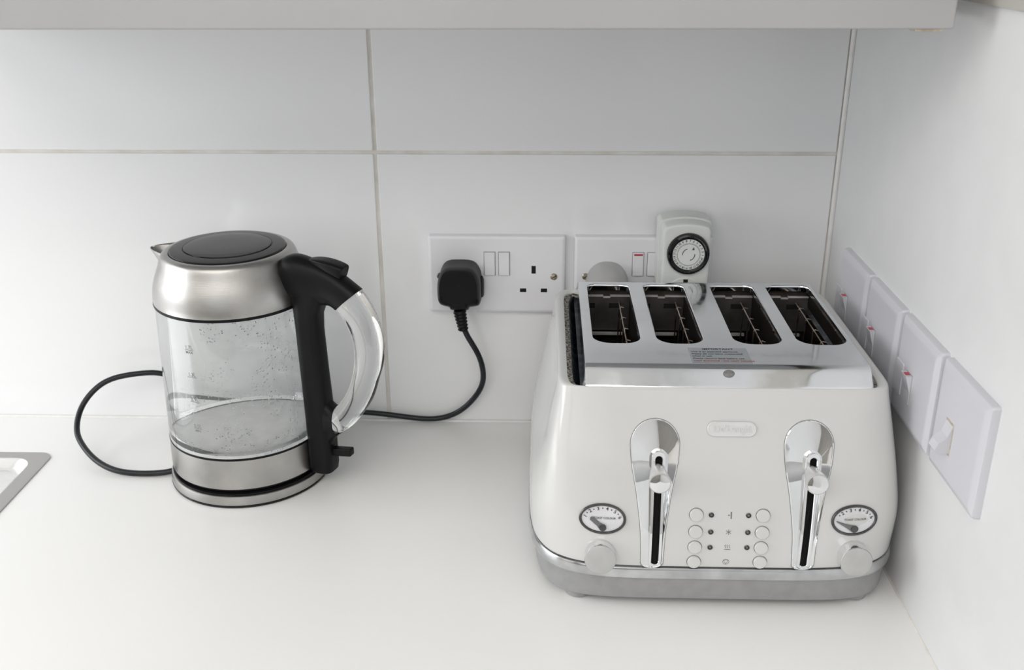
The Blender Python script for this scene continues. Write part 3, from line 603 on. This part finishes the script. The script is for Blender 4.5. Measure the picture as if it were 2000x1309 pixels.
for q, (cx, sk, hx) in enumerate(((212.8, (2.4, 3.5), 215.3), (334.6, (0.6, 4.2), 337.6))):
    O = lever_outline(cx, 0.0); R = rail_outline(cx, 5.4, 137.5, 41.6, sk); Rt = rail_outline(cx, 4.9, 137.0, 42.0, sk)
    Sl = rail_outline(cx, 2.6, 133.5, 44.0, sk); n = len(O); L = []
    L.append([tface(x, z, -9) for x, z in O]); L.append([tface(x, z, 0.3) for x, z in O])
    Oi = lever_outline(cx, -0.7); L.append([tface(x, z, 0.75) for x, z in Oi])
    Oj = lever_outline(cx, -1.3); L.append([tface(x, z, 0.5) for x, z in Oj])
    for s_ in range(1, 9):
        f = s_/8; row = []
        for (x0, z0), (x1, z1) in zip(Oj, R):
            z = z0+(z1-z0)*f; D = 1.0+3.2*min(max((z1-50)/80, 0), 1); row.append(tface(x0+(x1-x0)*f, z, 0.5-D*f**0.9))
        L.append(row)
    L.append([tface(x, z, -0.3) for x, z in R]); L.append([tface(x, z, 0.4) for x, z in Rt])
    Si = rail_outline(cx, 3.1, 134, 43.6, sk); L.append([tface(x, z, 0.4) for x, z in Si]); L.append([tface(x, z, -0.2) for x, z in Sl]); L.append([tface(x, z, -7.5) for x, z in Sl])
    pn_ = G().loops(L).mk('lever_panel', M['chromeclean'], ts, angle=28)
    G().loops([[tface(x, z, 0.05) for x, z in lever_outline(cx, 0.45)], [tface(x, z, 0.12) for x, z in lever_outline(cx, 0.4)], [tface(x, z, 0.12) for x, z in O]]).mk('panel_gap', M['inkgrey'], pn_, smooth=False)
    G().add([tface(x, z, -7.0) for x, z in Sl], [tuple(range(n))]).mk('lever_slot', M['void'], pn_, smooth=False)
    # lever: pale cone widening to a mirrored end disc
    b0 = tface(hx+0.4, 122.5, -6); tip = Vector((hx, -341.5, 122.0 if q == 0 else 122.8)); ax = (tip-b0).normalized(); Ln = (tip-b0).length
    lv = G().lathe([(4.4, 0), (5.4, 4), (6.5, 8), (7.6, Ln*.6), (8.5, Ln*.85), (8.9, Ln-0.6), (8.7, Ln), (8.0, Ln+0.1)], b0, ax, 48, cap0=True, cap1=True).mk('lever', M['frost'], ts)
    G().lathe([(8.0, Ln+0.05), (7.9, Ln+0.5), (5, Ln+1.0), (2, Ln+1.15)], b0, ax, 48, cap1=True).mk('lever_cap', M['chromeclean'], lv)

# chrome waist band, grey plinth, feet
G().loops([tring(154.4, 153.2, 5.2, 30), tring(156.6, 155.4, 5.2, 31.2), tring(157.2, 156.0, 5.2, 34), tring(157.0, 155.8, 5.2, 38.6), tring(156.0, 154.8, 5.2, 40.8), tring(154.0, 152.8, 5.2, 41.5)], cap0=True, cap1=True).mk('chrome_band', M['band'], ts)
G().loops([tring(154.8, 153.6, 5.2, 40.6), tring(154.9, 153.7, 5.2, 43.0)]).mk('seam', M['bezel'], ts, label='dark seam above the chrome band')  # thin dark ring at the joint of body and band
G().loops([tring(146, 147, 6.2, 8), tring(149.5, 150.6, 6.2, 8.6), tring(151.2, 151.8, 5.8, 11), tring(153.4, 153.0, 5.2, 20), tring(154.9, 153.6, 5.2, 30)], cap0=True, cap1=True).mk('plinth', M['grey'], ts)
for fx, fy in ((154.8, -313), (386.5, -311), (154.8, -60), (386.5, -60)):
    G().lathe([(10.5, 0.1), (11.5, 0.8), (12.5, 8.2)], (fx, fy, 0), n=32, cap0=True, cap1=True).mk('foot', M['grey'], ts)

# chrome top with its four slots
LX0, LX1 = 156.8, 386.2; YF, YB = -301.6, -66.0
SL = [(166.2, 206.2), (221.0, 259.6), (286.2, 326.8), (340.2, 381.6)]; SY0, SY1 = -237.8, -88.0
def slot_loop(x0, x1, z, g_=0.0, n=9):
    L = []; y0, y1 = SY0-g_, SY1+g_; x0 -= g_; x1 += g_
    for cx, cy, a0, r in ((x1-9-g_, y1-6-g_, 0, (9+g_, 6+g_)), (x0+7+g_, y1-5-g_, 90, (7+g_, 5+g_)), (x0+16+g_, y0+15+g_, 180, (16+g_, 15+g_)), (x1-14-g_, y0+14+g_, 270, (14+g_, 14+g_))):
        for i in range(n+1):
            a = math.radians(a0+90*i/n); L.append((cx+r[0]*math.cos(a), cy+r[1]*math.sin(a), z))
    return L
def ltop(y):
    """height profile of the chrome top from back to front"""
    if y > -84: t = (y+84)/18.0; return 198-10*t*t
    t = (-280-y)/15.9; e = 0.25
    return 198-13.6*((t-e) if t > e*2 else t*t/(4*e))/(1-e) if t > 0 else 198.0
bm = bmesh.new(); loops_ = []
def addloop(P_):
    vs = [bm.verts.new(Vector(p)) for p in P_]; es = [bm.edges.new((vs[i], vs[(i+1) % len(vs)])) for i in range(len(vs))]; return vs, es
FY0, FY1 = -280.0, -84.0
inset = 1.6
outer = [(LX0+inset, FY0, 198)]+[(LX0+inset+(LX1-LX0-2*inset)*i/24, FY0, 198) for i in range(1, 24)]+[(LX1-inset, FY0, 198), (LX1-inset, FY1, 198)]+[(LX1-inset-(LX1-LX0-2*inset)*i/24, FY1, 198) for i in range(1, 24)]+[(LX0+inset, FY1, 198)]
ov, oe = addloop(outer); E_ = list(oe)
for x0, x1 in SL: v_, e_ = addloop(slot_loop(x0, x1, 198, 1.6)); E_ += e_
bmesh.ops.triangle_fill(bm, use_beauty=True, use_dissolve=False, edges=E_, normal=(0, 0, 1))
bm.verts.index_update(); g = G(); g.add([v.co[:] for v in bm.verts], [[v.index for v in f.verts] for f in bm.faces]); bm.free()
for x0, x1 in SL:
    g.loops([slot_loop(x0, x1, 198, 1.6), slot_loop(x0, x1, 197.8, 0.8), slot_loop(x0, x1, 197.1, 0.2), slot_loop(x0, x1, 195.6, 0.0), slot_loop(x0, x1, 192.0, 0.0)])
def strip(ys):
    rows = []
    for y in ys:
        h = float(ltop(y)); row = []
        xs = [LX0+inset+(LX1-LX0-2*inset)*i/24 for i in range(25)]
        bow = max(0, (-280-y)/15.9)
        for x in xs:
            u = (x-TCX-3.3)/115.0; row.append((x, y-1.6*bow*(1-u*u), h))
        rows.append(row)
    return rows
yf = [-280-15.9*(i/14) for i in range(15)]; rows = strip(yf)
last = rows[-1]; rows.append([(p[0], p[1]-0.3, p[2]-0.7) for p in last]); rows.append([(p[0], p[1]-0.2, p[2]-1.6) for p in last]); rows.append([(p[0], p[1]+1.0, 176) for p in last])
g.loops(rows, closed=False)
yb = [-84+18*(i/10) for i in range(11)]; rb = strip(yb); rb.append([(p[0], p[1]+1, 176) for p in rb[-1]]); g.loops(rb, closed=False)
allrows = [r_ for r_ in reversed(rb)]+[rows[0]]+rows[1:]
allrows = rb[::-1]+rows   # back to front, sharing the flat part
for side, sgn in ((0, -1), (-1, 1)):
    e0 = [r_[side] for r_ in allrows]
    e1 = [(p[0]+sgn*1.1, p[1], p[2]-0.5) for p in e0]; e2 = [(p[0]+sgn*1.6, p[1], p[2]-1.8) for p in e0]; e3 = [(p[0]+sgn*1.6, p[1], 176) for p in e0]
    e3 = [(p[0]+sgn*2.2, p[1], min(p[2]-3, 187)) for p in e0]; e4 = [(p[0]+sgn*5.0, p[1]+(1.5 if p[1] < -270 else 0), min(p[2]-6, 180)) for p in e0]; g.loops([e0, e1, e2, e3, e4], closed=False)
topo = g.mk('chrome_top', M['chrome'], ts, angle=40)
bm = bmesh.new(); bm.from_mesh(topo.data); bmesh.ops.remove_doubles(bm, verts=bm.verts, dist=1e-5); bmesh.ops.recalc_face_normals(bm, faces=bm.faces); bm.to_mesh(topo.data); bm.free()
topo.data.set_sharp_from_angle(angle=math.radians(38))
# crumb tray surface seen between top and body
G().loops([tring(OA-4.2, 113.5, 14, 180.6), tring(OA-8, 112, 14, 176), tring(112, 104, 15, 174)]).mk('gutter', M['navy'], ts)
G().loops([tring(OA-0.1, 115.8, 14, 182), tring(OA-4.4, 113.4, 14, 180.6)]).mk('crumb_ledge', M['crumbs'], ts, label='speckled crumb covered gap round the chrome top')
# inside of each slot
for k, (x0, x1) in enumerate(SL):
    a0, a1, b0, b1, zb = x0-2.5, x1+2.5, SY0-3, SY1+3.0, 68
    g = G(); V = [(a0, b0, 191.8), (a1, b0, 191.8), (a1, b1, 191.8), (a0, b1, 191.8), (a0, b0, zb), (a1, b0, zb), (a1, b1, zb), (a0, b1, zb)]
    ln = g.add(V, [(0, 1, 5, 4), (1, 2, 6, 5), (2, 3, 7, 6), (3, 0, 4, 7), (4, 5, 6, 7)]).mk('slot_lining', M['dark'], ts, smooth=False)
    xm = (x0+x1)/2
    g = G(); g.box(a0+.3, xm-5, b1-4, b1-.4, 150, 185.6); g.box(xm+3, a1-.3, b1-4, b1-.4, 150, 185.6); g.box(xm-5, xm+3, b1-4, b1-.4, 150, 184.4)
    g.mk('end_plate', M['ledge'], ln, smooth=False)
    g = G(); g.box(a0+.5, x0+8, b1-4.3, b1-3.9, 173.5, 178.5); g.box(xm+2, xm+14, b1-4.3, b1-3.9, 173.5, 178.5); g.mk('vent_opening', M['void'], ln, smooth=False)
    G().box(a0+.4, a1-6, b1-8, b1-5, 145.8, 148.6, 0.3).mk('cross_bar', M['barm'], ln)
    g = G(); g.box(a0+.3, xm-4, b1-4.6, b1-.4, 185.6, 186.4); g.box(xm+3, a1-.3, b1-4.6, b1-.4, 185.6, 186.4); g.box(xm-4, xm+3, b1-4.6, b1-.4, 184.2, 184.9); g.mk('ledge', M['barm'], ln, smooth=False)
    xr = x1-8.5 + (0, 2, -1, -2)[k]
    g = G(); g.tube([(xr, SY1-4, 181), (xr, SY0+8, 181)], 0.8, 8)
    for j in range(5):
        y = SY1-22-j*28
        g.tube([(xr+3.5, y-1, 181.8), (xr+0.6, y, 182.4), (xr-1.0, y, 180.5), (xr-1.2, y, 150), (xr-1.2, y, 90)], 0.7, 6)
    g.tube([(xr, SY1-4, 120), (xr, SY0+8, 120)], 0.7, 6)
    g.mk('bread_guide', M['wire'], ln)

# warning label on the chrome top
lb = G().add([(244.0, -279.5, 198.06), (292.5, -279.5, 198.06), (292.5, -248.0, 198.06), (244.0, -248.0, 198.06)], [(0, 1, 2, 3)])
lb = lb.mk('warning_label', M['sticker'], ts, smooth=False, label='clear warning label printed in black and red')
g = G()
for s_, x, y, sz, al in (('IMPORTANT', 268.5, -250.8, 4.6, 'CENTER'), ('This is an attended appliance.', 245.6, -256.3, 3.0, 'LEFT'), ('Please do not leave unattended', 245.6, -260.8, 3.0, 'LEFT'), ('when in use.', 245.6, -265.3, 3.0, 'LEFT'), ('Please remove label before use.', 245.6, -270.2, 3.0, 'LEFT')):
    V, F = text(s_, sz, al, bold=0.04, sx=1.1 if al == 'LEFT' else 1.0); g.add([(x+v[0], y+v[1], 198.14) for v in V], F)
g.mk('black_lettering', M['ink'], lb, smooth=False)
V, F = text('HOT SURFACE - DO NOT TOUCH', 3.2, 'LEFT', bold=0.06); G().add([(245.6+v[0], -275.2+v[1], 198.14) for v in V], F).mk('red_lettering', M['redink'], lb, smooth=False)
ys = -289.5; V = [(272+4.6*math.cos(2*PI*i/32), ys+2.2*math.sin(2*PI*i/32), 0) for i in range(32)]
G().add([(x, y, float(ltop(y+1.3))+0.25) for x, y, z in V], [tuple(range(32))]).mk('dark_spot', M['stain'], topo, smooth=False)

# maker's pill on the front
def pill(cx, cz, hw, hh, off, n=12):
    L = []
    for i in range(n+1): a = -PI/2+PI*i/n; L.append(tface(cx+hw-hh+hh*math.cos(a), cz+hh*math.sin(a), off))
    for i in range(n+1): a = PI/2+PI*i/n; L.append(tface(cx-hw+hh+hh*math.cos(a), cz+hh*math.sin(a), off))
    return L
M['pill'] = mat('white badge plastic', (0.80, 0.80, 0.80), 0.25); noisy(M['pill'], 60, (0.68,)*3, (0.70,)*3)
G().loops([pill(273.3, 155.2, 19.9, 6.1, 0.05), pill(273.3, 155.2, 19.9, 6.1, 0.12)], cap1=True).mk('badge_outline', M['frost'], ts, smooth=False)
bd = G().loops([pill(273.3, 155.1, 19.5, 5.7, 0.1), pill(273.3, 155.1, 19.5, 5.7, 0.9), pill(273.3, 155.1, 18.9, 5.1, 1.4), pill(273.3, 155.1, 18.3, 4.5, 1.15)], cap1=True).mk('badge', M['pill'], ts)
V, F = text("De'Longhi", 7.4, ext=0.35, bold=0.03); mk('badge_lettering', [tface(273.3+v[0], 155.4+v[1], 1.35+v[2]) for v in V], F, M['pill'], bd, smooth=False)

# browning dials
def ell(cx, cz, a, b, off, n=64): return [tface(cx+a*math.cos(2*PI*i/n), cz+b*math.sin(2*PI*i/n), off) for i in range(n)]
for q, (cx, cz) in enumerate(((172.2, 82.6), (373.6, 83.7))):
    dl = G().loops([ell(cx, cz, 18.9, 12.9, -0.5), ell(cx, cz, 18.9, 12.9, 1.2), ell(cx, cz, 18.2, 12.2, 1.9), ell(cx, cz, 17.0, 11.1, 1.7), ell(cx, cz, 16.6, 10.7, 0.9)]).mk('dial_bezel', M['bezel'], ts)
    fc = G().add(ell(cx, cz, 16.7, 10.8, 0.6), [tuple(range(64))]).mk('dial_face', M['dialface'], dl, smooth=False)
    g = G(); sp_z = cz-8.3
    def put(V, x, z, rot):
        c, s_ = math.cos(rot), math.sin(rot); return [tface(x+v[0]*c-v[1]*s_, z+(v[0]*s_+v[1]*c)*0.96, 0.72) for v in V]
    for i in range(11):
        th = math.radians(163-146*i/10); px, pz = cx+14.4*math.cos(th), cz-0.6+9.2*math.sin(th)-(0.6 if i in (0, 10) else 0)
        rot = math.radians((90-math.degrees(th))*-0.75)*-1*-1
        if i % 2 == 0: V, F = text(str(i//2+1), 4.0, bold=0.08)
        else: V, F = text('•', 4.2)
        if q == 1 and i == 0: continue
        g.add(put(V, px, pz, rot), F)
    V, F = text('TOAST COLOUR', 2.35, bold=0.035); g.add(put(V, cx+0.6+(1 if q == 0 else 0), cz+0.6, 0), F)
    g.mk('dial_lettering', M['ink'], fc, smooth=False)
    tipx, tipz, w0, w1 = ((cx-9.6, cz+0.8, 1.9, 1.7), (cx-14.6, cz-0.3, 2.0, 0.35))[q]
    hx_, hz_ = cx+0.2, cz-7.3; d = Vector((tipx-hx_, tipz-hz_)); ln_ = d.length; d.normalize(); pr_ = Vector((-d.y, d.x)); ring = []
    pts = [(0, -2.9), (0.0, 2.9)] ; P2 = []
    for i in range(13): a = PI*i/12-PI/2+PI; P2.append((3.0*math.cos(a), 3.0*math.sin(a)))
    side = [(4.5, w0*.95), (ln_*.55, (w0+w1)/2), (ln_-w1*.5, w1), (ln_, w1*.35)]
    poly = [(u, -v) for u, v in [(p[0], p[1]) for p in P2]][::-1] if False else P2
    # hub half circle then both flanks of the needle
    order = [(u, -w) for u, w in reversed(side)]; poly = P2[::1]; poly = [(p[0], p[1]) for p in poly]
    full = poly+[(u, -w) for u, w in side]+[(u, w) for u, w in reversed(side)]
    if (poly[-1][1] > 0): full = poly+[(u, w) for u, w in side]+[(u, -w) for u, w in reversed(side)]
    f_ = lambda off: [tface(hx_+d.x*u+pr_.x*w, hz_+(d.y*u+pr_.y*w), off) for u, w in full]
    G().loops([f_(0.75), f_(1.35)], cap1=True).mk('needle', M['needle'], dl, smooth=False)
    G().loops([ell(hx_, hz_+0.3, 2.9, 2.8, 0.7, 32), ell(hx_, hz_+0.3, 2.9, 2.8, 1.9, 32), ell(hx_, hz_+0.3, 2.3, 2.2, 2.2, 32)], cap1=True).mk('needle_hub', M['bezel'], dl)
# knobs
for q, (cx, cz) in enumerate(((170.7, 52.9), (374.7, 54.1))):
    base = tface(cx, cz-1.2, -0.5); tipp = Vector((cx, -345.5, cz)); ax = (tipp-base).normalized(); Ln = (tipp-base).length
    kb = G().lathe([(11.6, 0), (12.0, 1.5), (12.8, 2.2), (12.95, Ln-1.2), (12.7, Ln-0.5)], base, ax, 64, cap0=True).mk('knob', M['chromeclean'], ts)
    G().lathe([(12.75, Ln-0.7), (12.4, Ln-0.05), (11.0, Ln+0.4), (8, Ln+0.85), (4, Ln+1.15), (1, Ln+1.25)], base, ax, 64, cap1=True).mk('knob_face', M['knob'], kb)
# push buttons, lamps, pictograms
for cx, pts in ((247.2, (87.4, 73.4, 60.2, 47.3)), (300.4, (87.4, 73.4, 60.4, 47.8))):
    for i, z in enumerate(pts):
        cx_ = cx-0.15*i
        rgb = G().loops([ell(cx_, z, 5.85, 5.6, 0.06, 40), ell(cx_, z, 5.85, 5.6, 0.14, 40)], cap1=True)
        bt = G().loops([ell(cx_, z, 5.4, 5.15, 0.1, 40), ell(cx_, z-.1, 5.4, 5.15, 1.5, 40), ell(cx_, z-.1, 5.0, 4.8, 1.95, 40), ell(cx_, z-.1, 3.0, 2.9, 2.2, 40)], cap1=True).mk('push_button', M['white'], ts)
        rgb.mk('button_gap', M['inkgrey'], bt, smooth=False)
        if i < 3:
            lx = 259.2 if cx < 270 else 288.8
            lp = G().loops([ell(lx, z, 2.15, 2.05, 0.05, 24), ell(lx, z, 2.15, 2.05, 0.7, 24), ell(lx, z, 1.7, 1.6, 0.95, 24), ell(lx, z, 1.3, 1.25, 0.4, 24)], cap1=True).mk('indicator_lamp', M['bezel'], ts)
            G().lathe([(1.0, -0.2), (0.95, 0.5), (0.5, 0.95)], tface(lx, z, 0.2), tface(lx, z, 1)-tface(lx, z, 0), 16, cap1=True).mk('lamp_lens', M['inkgrey'], lp)
def line2(pts, w, off=0.1):
    g = G()
    for (x0, z0), (x1, z1) in zip(pts[:-1], pts[1:]):
        d = Vector((x1-x0, z1-z0)).normalized(); p = Vector((-d.y, d.x))*w/2; e = d*w*.3
        g.add([tface(x0-e.x+p.x, z0-e.y+p.y, off), tface(x0-e.x-p.x, z0-e.y-p.y, off), tface(x1+e.x-p.x, z1+e.y-p.y, off), tface(x1+e.x+p.x, z1+e.y+p.y, off)], [(0, 1, 2, 3)])
    return g
def merge(gs):
    g = G()
    for q in gs: g.add(q.V, q.F)
    return g
cx = 274.2
merge([line2([(cx+0.9, 84.6), (cx+0.9, 89.8)], 1.0), G().add(ell(cx-1.0, 87.3, 0.6, 0.6, 0.1, 16), [tuple(range(16))])]).mk('single_side_symbol', M['inkgrey'], ts, smooth=False)
cx = 273.6
merge([line2([(cx+2.2*math.cos(a), 73.3+2.2*math.sin(a)), (cx-2.2*math.cos(a), 73.3-2.2*math.sin(a))], 0.5) for a in (PI/2, PI/6, -PI/6)]).mk('defrost_symbol', M['inkgrey'], ts, smooth=False)
cx = 273.2
merge([line2([(cx+dx+0.45*math.sin(t*2.4), 59.6+t*0.95) for t in (0, .6, 1.2, 1.8, 2.4, 3.0)], 0.35) for dx in (-1.7, 0, 1.7)]+[line2([(cx-2.4, 58.4), (cx+2.2, 58.4)], 0.5)]).mk('reheat_symbol', M['inkgrey'], ts, smooth=False)
cx = 272.6
merge([line2([(cx+2.5*math.cos(2*PI*i/24), 47.6+2.3*math.sin(2*PI*i/24)) for i in range(25)], 0.32), line2([(cx-2.0, 49.0), (cx+2.0, 49.0), (cx, 45.6), (cx-2.0, 49.0)], 0.32)]).mk('stop_symbol', M['inkgrey'], ts, smooth=False)

for o in bpy.data.objects:
    if 'o' in o: del o['o']
